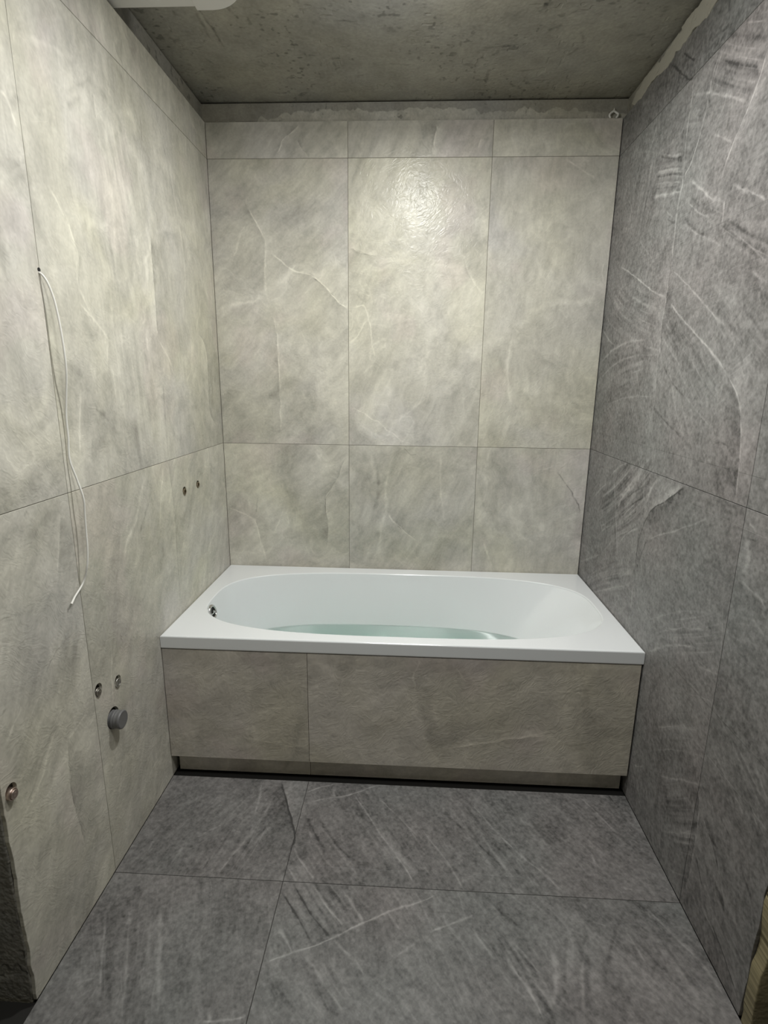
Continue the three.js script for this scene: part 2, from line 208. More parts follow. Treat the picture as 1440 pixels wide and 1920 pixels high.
    ['d', 7, 0.3, 1052, 237, 1104, 223], ['d', 4, 0.25, 901, 161, 989, 200], ['d', 4, 0.3, 353, 319, 369, 324], ['d', 3, 0.3, 279, 284, 286, 283], ['d', 12, 0.12, 135, 95, 325, 149],
    ['d', 14, 0.4, 1264, 551, 1295, 560], ['d', 9, 0.35, 1309, 420, 1350, 453], ['d', 6, 0.3, 1418, 417, 1443, 344], ['d', 7, 0.3, 1111, 328, 1221, 350], ['d', 8, 0.3, 1042, 234, 1100, 218],
    ['d', 6, 0.4, 1240, 108, 1253, 84], ['d', 6, 0.3, 1251, 185, 1346, 197], ['d', 6, 0.25, 1561, 377, 1639, 399], ['d', 5, 0.35, 1679, 245, 1715, 271], ['d', 6, 0.25, 1511, 236, 1565, 262],
    ['d', 7, 0.3, 1436, 331, 1412, 279], ['d', 5, 0.3, 1322, 122, 1372, 121], ['d', 8, 0.2, 1363, 507, 1412, 526],
  ],
};
// patches of parallel streaks: lines per metre, strength, centre, half length, half width (mm), direction
const STREAKS = {
  left: [{ f: 30, a: 0.22, u: 740, v: 2087, l: 182, w: 158, t: -1.84 }, { f: 30, a: 0.2, u: 836, v: 1475, l: 279, w: 196, t: -1.62 }, { f: 40, a: 0.18, u: 1423, v: 646, l: 123, w: 109, t: -0.62 }],
  right: [{ f: 70, a: 0.45, u: 514, v: 2158, l: 125, w: 71, t: -0.28 }, { f: 60, a: 0.4, u: 837, v: 2314, l: 207, w: 70, t: -0.52 }, { f: 45, a: 0.4, u: 779, v: 2008, l: 126, w: 44, t: -0.49 }, { f: 50, a: 0.45, u: 1011, v: 1864, l: 159, w: 54, t: -0.5 }, { f: 40, a: 0.3, u: 337, v: 2174, l: 168, w: 156, t: -1.84 }, { f: 50, a: 0.25, u: 623, v: 2237, l: 65, w: 101, t: -0.35 }, { f: 50, a: 0.4, u: 344, v: 1737, l: 340, w: 120, t: -0.39 }, { f: 45, a: 0.35, u: 335, v: 1546, l: 266, w: 107, t: 0.15 }, { f: 45, a: 0.4, u: 799, v: 1550, l: 298, w: 93, t: -0.53 }, { f: 45, a: 0.3, u: 1054, v: 1643, l: 201, w: 73, t: -0.59 }, { f: 60, a: 0.6, u: 439, v: 1048, l: 282, w: 174, t: 0.56 }, { f: 60, a: 0.4, u: 292, v: 674, l: 355, w: 82, t: 0.48 }, { f: 70, a: 0.4, u: 1036, v: 775, l: 215, w: 72, t: 0.48 }, { f: 35, a: 0.3, u: 782, v: 1085, l: 114, w: 74, t: -2.13 }, { f: 70, a: 0.45, u: 1126, v: 227, l: 134, w: 108, t: 0.71 }, { f: 45, a: 0.35, u: 1363, v: 526, l: 142, w: 115, t: -0.44 }, { f: 35, a: 0.3, u: 1385, v: 157, l: 128, w: 98, t: -0.23 }, { f: 60, a: 0.25, u: 1038, v: 491, l: 145, w: 74, t: 0.6 }],
  floor: [{ f: 45, a: 0.5, u: 643, v: 1219, l: 211, w: 94, t: 0.92 }, { f: 55, a: 0.4, u: 684, v: 1497, l: 84, w: 70, t: 0.9 }, { f: 40, a: 0.4, u: 346, v: 1073, l: 166, w: 118, t: 1.75 }, { f: 60, a: 0.3, u: 854, v: 1004, l: 256, w: 116, t: 0.98 }, { f: 45, a: 0.4, u: 1223, v: 1425, l: 144, w: 87, t: 1.14 }, { f: 40, a: 0.4, u: 1372, v: 1403, l: 150, w: 70, t: 1.84 }, { f: 50, a: 0.35, u: 1237, v: 1024, l: 266, w: 167, t: 1.14 }, { f: 45, a: 0.25, u: 1618, v: 1363, l: 167, w: 91, t: 1.3 }, { f: 45, a: 0.35, u: 178, v: 1450, l: 200, w: 100, t: 1.14 }],
};

// All veins of one surface as a field of brightness changes.
function veinField(list, cols, rows, u0, v0, perMetre, streaks = [], jitter = 0.0065) {
  const F = new Float32Array(cols * rows);
  streaks.forEach((p, k) => {
    const cu = p.u / 1000, cv = p.v / 1000, l = p.l / 1000, w = p.w / 1000, c = Math.cos(p.t), s = Math.sin(p.t), R = Math.max(l, w) * 1.1;
    const i0 = Math.max(0, Math.floor((cu - R - u0) * perMetre)), i1 = Math.min(cols - 1, Math.ceil((cu + R - u0) * perMetre)), j0 = Math.max(0, Math.floor((cv - R - v0) * perMetre)), j1 = Math.min(rows - 1, Math.ceil((cv + R - v0) * perMetre));
    for (let j = j0; j <= j1; j++) for (let i = i0; i <= i1; i++) {
      const u = u0 + (i + 0.5) / perMetre - cu, v = v0 + (j + 0.5) / perMetre - cv, al = u * c + v * s, ac = v * c - u * s + 0.012 * noise(u * 5 + k, v * 5) + 0.25 * al * al * (k % 2 ? 1 : -1);
      const q = (al / l) * (al / l) + (ac / w) * (ac / w), win = smooth(1, 0.35, q + 0.35 * fbm(u * 14 + k, v * 14, 3)); if (!win) continue;
      const n = noise(ac * p.f * 1.4 + 7 * k, al * 3) * 0.6 + noise(ac * p.f * 3.1, al * 6 + k) * 0.4, line = Math.pow(1 - Math.abs(noise(ac * p.f + 3 * k, al * 2.2)), 9);
      F[j * cols + i] += 1.35 * p.a * win * (0.3 * n + 0.38 * line * (0.5 + noise(u * 12, v * 12)) - 0.03);
    }
  });
  list.forEach(([kind, width, amp, ...mm], k) => {
    const raw = []; for (let i = 0; i < mm.length; i += 2) raw.push(new THREE.Vector3(mm[i] / 1000, mm[i + 1] / 1000, 0));
    const pts = new THREE.CatmullRomCurve3(raw, false, 'centripetal').getPoints(raw.length * 5);
    const w = width / 1000, reach = kind === 's' ? w * 2.2 : w * 2.5;
    let a = 1e9, b = -1e9, c = 1e9, d = -1e9; for (const p of pts) { a = Math.min(a, p.x); b = Math.max(b, p.x); c = Math.min(c, p.y); d = Math.max(d, p.y); }
    const i0 = Math.max(0, Math.floor((a - reach - u0) * perMetre)), i1 = Math.min(cols - 1, Math.ceil((b + reach - u0) * perMetre));
    const j0 = Math.max(0, Math.floor((c - reach - v0) * perMetre)), j1 = Math.min(rows - 1, Math.ceil((d + reach - v0) * perMetre));
    const n = pts.length - 1;
    for (let j = j0; j <= j1; j++) for (let i = i0; i <= i1; i++) {
      let u = u0 + (i + 0.5) / perMetre, v = v0 + (j + 0.5) / perMetre;
      const wu = fbm(u * 26 + k, v * 26, 3) * jitter, wv = fbm(u * 26 + 50, v * 26 + k, 3) * jitter; u += wu; v += wv;
      let best = 1e9, side = 0, at = 0;
      for (let s = 0; s < n; s++) {
        const p = pts[s], q = pts[s + 1], dx = q.x - p.x, dy = q.y - p.y, L = dx * dx + dy * dy || 1e-12;
        const t = ((u - p.x) * dx + (v - p.y) * dy) / L, tc = clamp(t), ex = u - p.x - tc * dx, ey = v - p.y - tc * dy, e = ex * ex + ey * ey;
        if (e < best) { best = e; side = dx * (v - p.y) - dy * (u - p.x) > 0 ? 1 : -1; at = (s + t) / n; }
      }
      const dist = Math.sqrt(best); if (dist > reach) continue;
      const end = smooth(-0.02, 0.14, at) * smooth(1.02, 0.86, at);
      let x;
      if (kind === 's') x = side * 0.55 * Math.exp(-dist / (w * (0.8 + 0.5 * noise(u * 30, v * 30)))) * end * smooth(reach, reach * 0.5, dist) * (1 + 0.5 * fbm(u * 60, v * 60, 3));
      else { const ww = w * (0.75 + 0.45 * noise(u * 55 + k, v * 55)); x = (kind === 'l' ? 1 : -1) * Math.exp(-(dist / ww) * (dist / ww)) * end * (0.75 + 0.6 * fbm(u * 45 + 3 * k, v * 45, 3)); }
      F[j * cols + i] += amp * x;
    }
  });
  return F;
}
function dataTexture(data, cols, rows, srgb) {
  const t = new THREE.DataTexture(data, cols, rows, THREE.RGBAFormat, THREE.UnsignedByteType);
  t.wrapS = t.wrapT = THREE.RepeatWrapping; t.magFilter = THREE.LinearFilter; t.minFilter = THREE.LinearMipmapLinearFilter; t.generateMipmaps = true;
  if (srgb) t.colorSpace = THREE.SRGBColorSpace;
  t.needsUpdate = true; return t;
}
const enc = (v) => { v = clamp(v); return 255 * (v <= 0.0031308 ? 12.92 * v : 1.055 * Math.pow(v, 1 / 2.4) - 0.055); };
// A colour map over [u0,u1] x [v0,v1] metres; shade(u, v, vein) returns linear rgb.
function surfaceMap(u0, u1, v0, v1, perMetre, veins, shade, streaks, jitter) {
  const cols = Math.round((u1 - u0) * perMetre), rows = Math.round((v1 - v0) * perMetre), px = new Uint8Array(cols * rows * 4);
  const F = veinField(veins, cols, rows, u0, v0, perMetre, streaks, jitter), out = [0, 0, 0];
  for (let j = 0; j < rows; j++) for (let i = 0; i < cols; i++) {
    shade(u0 + (i + 0.5) / perMetre, v0 + (j + 0.5) / perMetre, F[j * cols + i], out);
    const o = (j * cols + i) * 4; px[o] = enc(out[0]); px[o + 1] = enc(out[1]); px[o + 2] = enc(out[2]); px[o + 3] = 255;
  }
  const t = dataTexture(px, cols, rows, true);
  t.repeat.set(1 / (u1 - u0), 1 / (v1 - v0)); t.offset.set(-u0 / (u1 - u0), -v0 / (v1 - v0));
  return t;
}
function reliefMap(size, metres, height) {
  const px = new Uint8Array(size * size * 4);
  for (let j = 0; j < size; j++) for (let i = 0; i < size; i++) { const h = 255 * clamp(height((i + 0.5) / size, (j + 0.5) / size)), o = (j * size + i) * 4; px[o] = px[o + 1] = px[o + 2] = h; px[o + 3] = 255; }
  const t = dataTexture(px, size, size, false); t.repeat.set(1 / metres, 1 / metres); return t;
}
const GREIGE = [0.535, 0.517, 0.450], SLATE = [0.192, 0.187, 0.182];
// rough noise: octaves that keep more of the small scale
function rough(x, y, n) { let s = 0, a = 0.42; for (let i = 0; i < n; i++) { s += a * noise(x, y); x = x * 2.07 + 17.3; y = y * 2.07 + 9.1; a *= 0.68; } return s * 1.2; }
function greige(u, v, vein, id, turn, out) {
  const o = id * 13.7, x = u + o, y = v + id * 5.3;
  const wx = fbm(x * 3.1, y * 3.1, 4), wy = fbm(x * 3.1 + 40, y * 3.1, 4);
  const ca = Math.cos(turn), sa = Math.sin(turn), al = x * ca + y * sa, ac = -x * sa + y * ca;
  const cloud = rough(x * 3.2 + wx * 1.2, y * 3.2 + wy * 1.2, 6), mid = rough(x * 12 + wx * 1.3, y * 12 + wy * 1.3, 5);
  const feather = rough(ac * 48 + wx * 2, al * 15 + wy * 2, 4), grain = noise(x * 170, y * 170);
  const r1 = 1 - Math.abs(noise(x * 2.3 + wx * 1.9 + 7, y * 2.3 + wy * 1.9)), r2 = 1 - Math.abs(noise(ac * 6 + wx * 1.8, al * 1.8 + wy + 30));
  const on = smooth(0.0, 0.25, cloud), slab = smooth(-0.04, 0.04, fbm(x * 2.4 + wx * 0.7 + 13, y * 1.9 + wy * 0.7, 5)) - 0.5, slab2 = smooth(-0.05, 0.05, fbm(ac * 7 + wx, al * 3 + wy, 5)) - 0.5;
  let L = 1 + 0.2 * cloud + 0.15 * mid + 0.13 * feather + 0.05 * grain + 0.07 * slab + 0.05 * slab2 + 0.12 * Math.pow(r1, 34) * on + 0.1 * Math.pow(r2, 28) * on + vein * 1.75;
  const hue = fbm(x * 3.7 + 90, y * 3.7 + wx, 3), pink = smooth(0.2, 0.55, fbm(x * 4.6 + 31, y * 4.6 + 77, 3));
  out[0] = GREIGE[0] * L * (1 + 0.008 * hue + 0.012 * pink); out[1] = GREIGE[1] * L * (1 + 0.006 * hue - 0.014 * pink); out[2] = GREIGE[2] * L * (1 - 0.07 * hue + 0.01 * pink);
}
function slate(u, v, vein, id, turn, out, lines) {
  const x = u + id * 11.9, y = v + id * 7.7;
  const wx = fbm(x * 2.7, y * 2.7, 3), wy = fbm(x * 2.7 + 60, y * 2.7, 3);
  const ca = Math.cos(turn), sa = Math.sin(turn), al = x * ca + y * sa + wx * 0.05, ac = -x * sa + y * ca + wy * 0.07;
  const cloud = rough(x * 3 + wx, y * 3 + wy, 5), streak = rough(ac * 30, al * 5, 4), fine = rough(ac * 140, al * 26, 3), grain = rough(x * 110, y * 110, 3), mottle = rough(x * 22 + wx * 2, y * 22 + wy * 2, 4);
  const r1 = 1 - Math.abs(noise(ac * 17 + wx, al * 1.7)), r2 = 1 - Math.abs(noise(ac * 46 + 9, al * 3.1 + 4)), mask = smooth(-0.1, 0.35, cloud + 0.4 * noise(x * 5, y * 5));
  let L = 1 + 0.3 * cloud + lines * (0.24 * streak + 0.26 * fine + 0.4 * Math.pow(r1, 34) * mask + 0.24 * Math.pow(r2, 16) * mask) + 0.22 * mottle + 0.5 * grain + vein * 2.5;
  L = Math.max(0.32, L);
  const hue = fbm(x * 3.3 + 20, y * 3.3 + 70, 3);
  out[0] = SLATE[0] * L * (1 - 0.04 * hue); out[1] = SLATE[1] * L * (1 + 0.015 * hue); out[2] = SLATE[2] * L * (1 + 0.01 * hue);
}
const band = (v, cuts) => { let i = 0; while (i < cuts.length && v > cuts[i]) i++; return i; };

// relief: rippled stone skin on the light tile, finer grain on the dark one, pits and trowel marks on concrete
const rippleMap = reliefMap(1024, 0.64, (x, y) => {
  const wx = fbmP(x * 9, y * 9, 9, 9, 3) * 0.05, wy = fbmP(x * 9 + 3, y * 9 + 5, 9, 9, 3) * 0.05, a = x + wx, b = y + wy;
  const long = fbmP((a + b) * 22, (b - a) * 44, 22, 44, 3), small = fbmP(a * 60, b * 60, 60, 60, 2), wide = fbmP(a * 14, b * 14, 14, 14, 2);
  return 0.5 + 0.27 * (Math.abs(long) * 1.6 - 0.4) + 0.15 * small + 0.22 * wide;
});
const slateRelief = reliefMap(1024, 0.64, (x, y) => 0.5 + 0.3 * fbmP(x * 40 + fbmP(x * 6, y * 6, 6, 6, 2), y * 40, 40, 40, 4) + 0.2 * fbmP((x + y) * 12, (y - x) * 30, 12, 30, 3));
const concreteRelief = reliefMap(1024, 0.8, (x, y) => {
  const pit = smooth(0.42, 0.75, noiseP(x * 48, y * 48, 48, 48)) * smooth(0.0, 0.4, noiseP(x * 7, y * 7, 7, 7));
  return 0.55 + 0.22 * fbmP(x * 12, y * 12, 12, 12, 5) + 0.12 * fbmP(x * 90, y * 90, 90, 90, 2) - 0.5 * pit;
});
const M = {};
const lightTile = (map) => new THREE.MeshPhysicalMaterial({ map, roughness: 0.26, specularIntensity: 0.34, bumpMap: rippleMap, bumpScale: 0.0012 });
const darkTile = (map) => new THREE.MeshPhysicalMaterial({ map, roughness: 0.5, bumpMap: slateRelief, bumpScale: 0.0007 });
M.back = lightTile(surfaceMap(-0.01, W + 0.01, 0.5, 2.56, 600, VEINS.back, (u, v, f, o) => greige(u, v, f, 1 + band(u, [0.6, 1.2]) * 3 + band(v, [1.2, 2.4]), 0.7 + 0.4 * band(u, [0.6, 1.2]), o)));
M.left = lightTile(surfaceMap(-0.01, 1.6, 0, 2.56, 720, VEINS.left, (u, v, f, o) => greige(u, v, f, 11 + band(u, [1.2]) * 3 + band(v, [1.2, 2.4]), v < 1.2 ? 2.1 : 1.45, o), STREAKS.left, 0.005));
M.right = darkTile(surfaceMap(-0.01, 1.6, 0, 2.56, 760, VEINS.right, (u, v, f, o) => {
  const a = v > 1.2 ? -0.15 - 0.75 * smooth(2.05, 1.7, v) : v > 0.75 ? 0.65 * smooth(0.75, 0.95, v) * smooth(0.9, 0.3, u) : -1.2 * smooth(0.65, 0.4, v) * smooth(0.6, 0.9, u);
  slate(u, v, f, 21 + band(u, [1.2]) * 3 + band(v, [1.2, 2.4]), a, o, 0.55);
}, STREAKS.right, 0.003));
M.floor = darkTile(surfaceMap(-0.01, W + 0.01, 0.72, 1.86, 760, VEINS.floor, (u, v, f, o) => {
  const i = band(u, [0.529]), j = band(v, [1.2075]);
  slate(u, v, f, 31 + i * 2 + j, i ? 1.0 : j ? 1.2 : 1.95, o, 0.7); for (let c = 0; c < 3; c++) o[c] *= 0.82;  // same slate, darkened in colour to offset the added lamp on the floor
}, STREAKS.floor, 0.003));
M.apron = lightTile(surfaceMap(-0.01, W + 0.01, 0, 0.56, 600, VEINS.apron, (u, v, f, o) => { greige(u, v, f, 41 + band(u, [0.534]), 0.25, o); o[0] *= 1.06; o[1] *= 1.03; o[2] *= 1.03; }));
const CONCRETE = [0.29, 0.278, 0.236];
function concrete(u, v, vein, out, k = 1) {
  const cloud = fbm(u * 3.4, v * 3.4, 4), mid = fbm(u * 16, v * 16, 4), grain = fbm(u * 130, v * 130, 3);
  const spot = smooth(0.5, 0.85, noise(u * 62, v * 62) + 0.3 * noise(u * 140, v * 140)) * smooth(-0.05, 0.45, fbm(u * 5 + 3, v * 5, 2));
  const L = k * Math.max(0.12, 1 + 0.18 * cloud + 0.16 * mid + 0.14 * grain - 0.42 * spot + vein * 1.1), hue = fbm(u * 2.6 + 11, v * 2.6, 3);
  out[0] = CONCRETE[0] * L * (1 + 0.03 * hue); out[1] = CONCRETE[1] * L; out[2] = CONCRETE[2] * L * (1 - 0.1 * hue);
}
const concreteMat = (map, bump = 0.003) => new THREE.MeshStandardMaterial({ map, roughness: 0.92, bumpMap: concreteRelief, bumpScale: bump });
M.ceiling = concreteMat(surfaceMap(-0.05, 1.8, -0.05, 1.65, 560, VEINS.ceil, (u, v, f, o) => concrete(u, v, f, o)));
// the raw band above the back tiles: grey concrete with a lighter smear of mortar that ends in a ragged line
M.band = concreteMat(surfaceMap(-0.05, 1.8, 2.42, 2.64, 560, [], (u, v, f, o) => {
  concrete(u * 1.3 + 5, v * 1.3, 0, o, 1.1);
  const edge = 2.578 + 0.02 * fbm(u * 7, 3, 3) + 0.012 * fbm(u * 42, 8, 3) - 0.05 * smooth(0.24, 0.19, u) - 0.014 * smooth(1.3, 1.5, u), m = smooth(edge, edge - 0.004, v) * 0.8;
  for (let c = 0; c < 3; c++) o[c] *= 1 + 0.75 * m * (0.8 + 0.5 * fbm(u * 30, v * 30, 3));
}), 0.003);
M.concrete = concreteMat(surfaceMap(0, 1.6, 0, 1.6, 400, [], (u, v, f, o) => concrete(u, v, 0, o, 0.8)), 0.006);
M.roughConcrete = concreteMat(surfaceMap(0, 0.8, 0, 0.8, 512, [], (u, v, f, o) => { concrete(u * 1.7 + 3, v * 1.7, 0, o, 0.8); }), 0.012);
M.ochre = concreteMat(surfaceMap(0, 0.8, 0, 0.8, 512, [], (u, v, f, o) => { concrete(u * 2 + 9, v * 2, 0, o, 0.8); o[0] *= 1.16; o[1] *= 1.04; o[2] *= 0.7; }), 0.008);
M.mortar = new THREE.MeshStandardMaterial({ color: new THREE.Color().setRGB(0.34, 0.325, 0.275), roughness: 0.95, bumpMap: concreteRelief, bumpScale: 0.004 });
M.grout = new THREE.MeshStandardMaterial({ color: new THREE.Color().setRGB(0.17, 0.16, 0.13), roughness: 0.95 });
M.darkGrout = new THREE.MeshStandardMaterial({ color: new THREE.Color().setRGB(0.045, 0.043, 0.04), roughness: 0.95 });
M.nearBlack = new THREE.MeshStandardMaterial({ color: new THREE.Color().setRGB(0.018, 0.017, 0.015), roughness: 0.9 });
M.acrylic = new THREE.MeshPhysicalMaterial({ color: new THREE.Color().setRGB(0.835, 0.86, 0.875), roughness: 0.16, clearcoat: 0.4, clearcoatRoughness: 0.08 });
M.water = new THREE.MeshPhysicalMaterial({ color: 0xffffff, roughness: 0.0, transmission: 1, thickness: 0.2, ior: 1.33, attenuationColor: new THREE.Color().setRGB(0.40, 0.97, 0.68), attenuationDistance: 1.6 });
M.chrome = new THREE.MeshStandardMaterial({ color: 0xd5d5d2, metalness: 1, roughness: 0.16 });
M.steel = new THREE.MeshStandardMaterial({ color: new THREE.Color().setRGB(0.42, 0.40, 0.37), metalness: 1, roughness: 0.34 });
M.brass = new THREE.MeshStandardMaterial({ color: new THREE.Color().setRGB(0.33, 0.28, 0.20), metalness: 1, roughness: 0.38 });
M.copper = new THREE.MeshStandardMaterial({ color: new THREE.Color().setRGB(0.60, 0.49, 0.44), metalness: 1, roughness: 0.35 });
M.greyPlastic = new THREE.MeshStandardMaterial({ color: new THREE.Color().setRGB(0.15, 0.15, 0.152), roughness: 0.42 });
M.black = new THREE.MeshStandardMaterial({ color: new THREE.Color().setRGB(0.012, 0.012, 0.011), roughness: 0.8 });
M.white = new THREE.MeshStandardMaterial({ color: new THREE.Color().setRGB(0.82, 0.81, 0.76), roughness: 0.45 });
M.duct = new THREE.MeshStandardMaterial({ color: new THREE.Color().setRGB(0.70, 0.69, 0.67), roughness: 0.4 });
M.glow = new THREE.MeshStandardMaterial({ color: 0xffffff, roughness: 0.5, emissive: LAMP_COLOR, emissiveIntensity: 2 });

M.fillGlow = new THREE.MeshStandardMaterial({ color: 0xffffff, roughness: 0.5, emissive: LAMP_COLOR, emissiveIntensity: 1 });  // glowing face of the added fill lamp

// ---------------------------------------------------------------- tiles
// PLANES: shape axes to world. A tile spans [u0,u1] x [v0,v1] on its plane; u, v are its own metres.
const PLANES = {
  back: { su: 1, sv: 1, axes: [[1, 0, 0], [0, 1, 0], [0, 0, 1]], at: [0, 0, 0], a: 0, b: 1 },
  left: { su: -1, sv: 1, axes: [[0, 0, -1], [0, 1, 0], [1, 0, 0]], at: [0, 0, 0], a: 2, b: 1 },
  right: { su: 1, sv: 1, axes: [[0, 0, 1], [0, 1, 0], [-1, 0, 0]], at: [W, 0, 0], a: 2, b: 1 },
  floor: { su: 1, sv: -1, axes: [[1, 0, 0], [0, 0, -1], [0, 1, 0]], at: [0, 0, 0], a: 0, b: 2 },
};
function tileGeometry(plane, outline, holes = [], thick = THICK) {
  const P = PLANES[plane], B = 0.0006;
  const s = new THREE.Shape(outline.map(([u, v]) => new THREE.Vector2(u * P.su, v * P.sv)));
  for (const [u, v, r] of holes) { const h = new THREE.Path(); h.absarc(u * P.su, v * P.sv, r, 0, Math.PI * 2, true); s.holes.push(h); }
  const g = new THREE.ExtrudeGeometry(s, { depth: thick - 2 * B, bevelEnabled: true, bevelSize: B, bevelThickness: B, bevelOffset: -B, bevelSegments: 1, curveSegments: 20 });
  g.translate(0, 0, -(thick - B));
  const m = new THREE.Matrix4().makeBasis(...P.axes.map((a) => new THREE.Vector3(...a))); m.setPosition(...P.at);
  g.applyMatrix4(m);
  return metricUV(g, P.a, P.b);
}
const rect = (u0, u1, v0, v1) => [[u0, v0], [u1, v0], [u1, v1], [u0, v1]];
function tiles(plane, parent, material, us, vs, holes = [], edge) {
  const h = JOINT / 2;
  for (let i = 0; i + 1 < us.length; i++) for (let j = 0; j + 1 < vs.length; j++) {
    const u0 = us[i] + (i ? h : 0), u1 = us[i + 1] - (i + 2 < us.length ? h : 0), v0 = vs[j] + (j ? h : 0), v1 = vs[j + 1] - (j + 2 < vs.length ? h : 0);
    let o = rect(u0, u1, v0, v1);
    if (edge && i + 2 === us.length) o = [[u0, v0], ...edge(v0, v1), [u0, v1]];       // the last column ends in a rough-cut edge
    obj('tile', tileGeometry(plane, o, holes.filter(([u, v]) => u > u0 && u < u1 && v > v0 && v < v1)), material, parent);
  }
}
function grout(plane, parent, material, us, vs) {
  const list = [], t = THICK, strip = (u0, u1, v0, v1) => { const P = PLANES[plane]; const g = box(u0 * P.su < u1 * P.su ? u0 * P.su : u1 * P.su, u0 * P.su < u1 * P.su ? u1 * P.su : u0 * P.su, v0 * P.sv < v1 * P.sv ? v0 * P.sv : v1 * P.sv, v0 * P.sv < v1 * P.sv ? v1 * P.sv : v0 * P.sv, -t, -0.0009); const m = new THREE.Matrix4().makeBasis(...P.axes.map((a) => new THREE.Vector3(...a))); m.setPosition(...P.at); g.applyMatrix4(m); list.push(g); };
  const h = JOINT / 2;
  for (let i = 1; i + 1 < us.length; i++) strip(us[i] - h, us[i] + h, vs[0], vs[vs.length - 1]);
  for (let j = 1; j + 1 < vs.length; j++) strip(us[0], us[us.length - 1], vs[j] - h, vs[j] + h);
  return obj('grout', merge(list), material, parent);
}

// ---- back wall: raw concrete, three columns of narrow tiles, a cut course on top
const wallBack = struct('wall_back', metricUV(box(-0.3, W + 0.3, -0.2, CEIL - 0.006, -0.25, -SET), 0, 1), M.band);
obj('adhesive', box(0.001, W - 0.006, 0, TOP - 0.004, -SET, -THICK), M.mortar, wallBack);
tiles('back', wallBack, M.back, [0.0012, 0.6, 1.2, W - 0.0035], [0, 1.2, 2.4, TOP]);
grout('back', wallBack, M.grout, [0.0012, 0.6, 1.2, W - 0.0035], [0, 1.2, 2.4, TOP - 0.001]);

// ---- left wall: wide tiles with drilled holes for the pipes, rough cut at the door side
const HOLES = [[0.478, 1.063, 0.0175], [0.340, 1.064, 0.0165], [1.175, 0.613, 0.0195], [1.074, 0.582, 0.0185], [1.120, 0.484, 0.0335], [1.536, 0.578, 0.0185]];
const jagged = (base, amp, k) => (v0, v1) => { const out = [], n = Math.max(2, Math.round((v1 - v0) / 0.018)); for (let i = 0; i <= n; i++) { const v = v0 + (v1 - v0) * i / n; out.push([base + amp * fbm(v * 22 + k, k, 3), v]); } return out; };
{
  const s = new THREE.Shape([[0.25, -0.2], [0.25, CEIL - 0.006], [-DEEP + 0.04, CEIL - 0.006], [-DEEP + 0.04, -0.2]].map(([x, y]) => new THREE.Vector2(x, y)).reverse());
  for (const [u, v, r] of HOLES) { const h = new THREE.Path(); h.absarc(-u, v, r + 0.002, 0, Math.PI * 2, true); s.holes.push(h); }
  const g = new THREE.ExtrudeGeometry(s, { depth: 0.08, bevelEnabled: false, curveSegments: 16 });
  g.translate(0, 0, -SET - 0.08);
  const m = new THREE.Matrix4().makeBasis(...PLANES.left.axes.map((a) => new THREE.Vector3(...a)));
  g.applyMatrix4(m);
  const wall = struct('wall_left', metricUV(merge([g, box(-0.9, -SET - 0.08, -0.2, CEIL - 0.006, -0.25, DEEP - 0.04)]), 2, 1), M.concrete);
  tiles('left', wall, M.left, [0, 1.2, DEEP - 0.002], [0, 1.2, 2.4, TOP], HOLES, jagged(DEEP - 0.002, 0.006, 4.7));
  grout('left', wall, M.grout, [0, 1.2, DEEP - 0.006], [0, 1.2, 2.4, TOP - 0.001]);
  // broken concrete of the door jamb, its rough arris a little proud of the tile edge
  const e = []; for (let i = 0; i <= 90; i++) { const y = -0.1 + 2.7 * i / 90; e.push(new THREE.Vector2(-0.0105 + 0.006 * fbm(y * 17, 2.2, 4), y)); }
  const js = new THREE.Shape([new THREE.Vector2(-0.7, -0.1), ...e, new THREE.Vector2(-0.7, 2.6)]);
  const jg = new THREE.ExtrudeGeometry(js, { depth: 0.034, bevelEnabled: true, bevelSize: 0.003, bevelThickness: 0.003, bevelOffset: -0.003, bevelSegments: 2 });
  jg.translate(0, 0, DEEP - 0.036);
  obj('door_jamb', metricUV(jg, 0, 1), M.roughConcrete, wall);
}
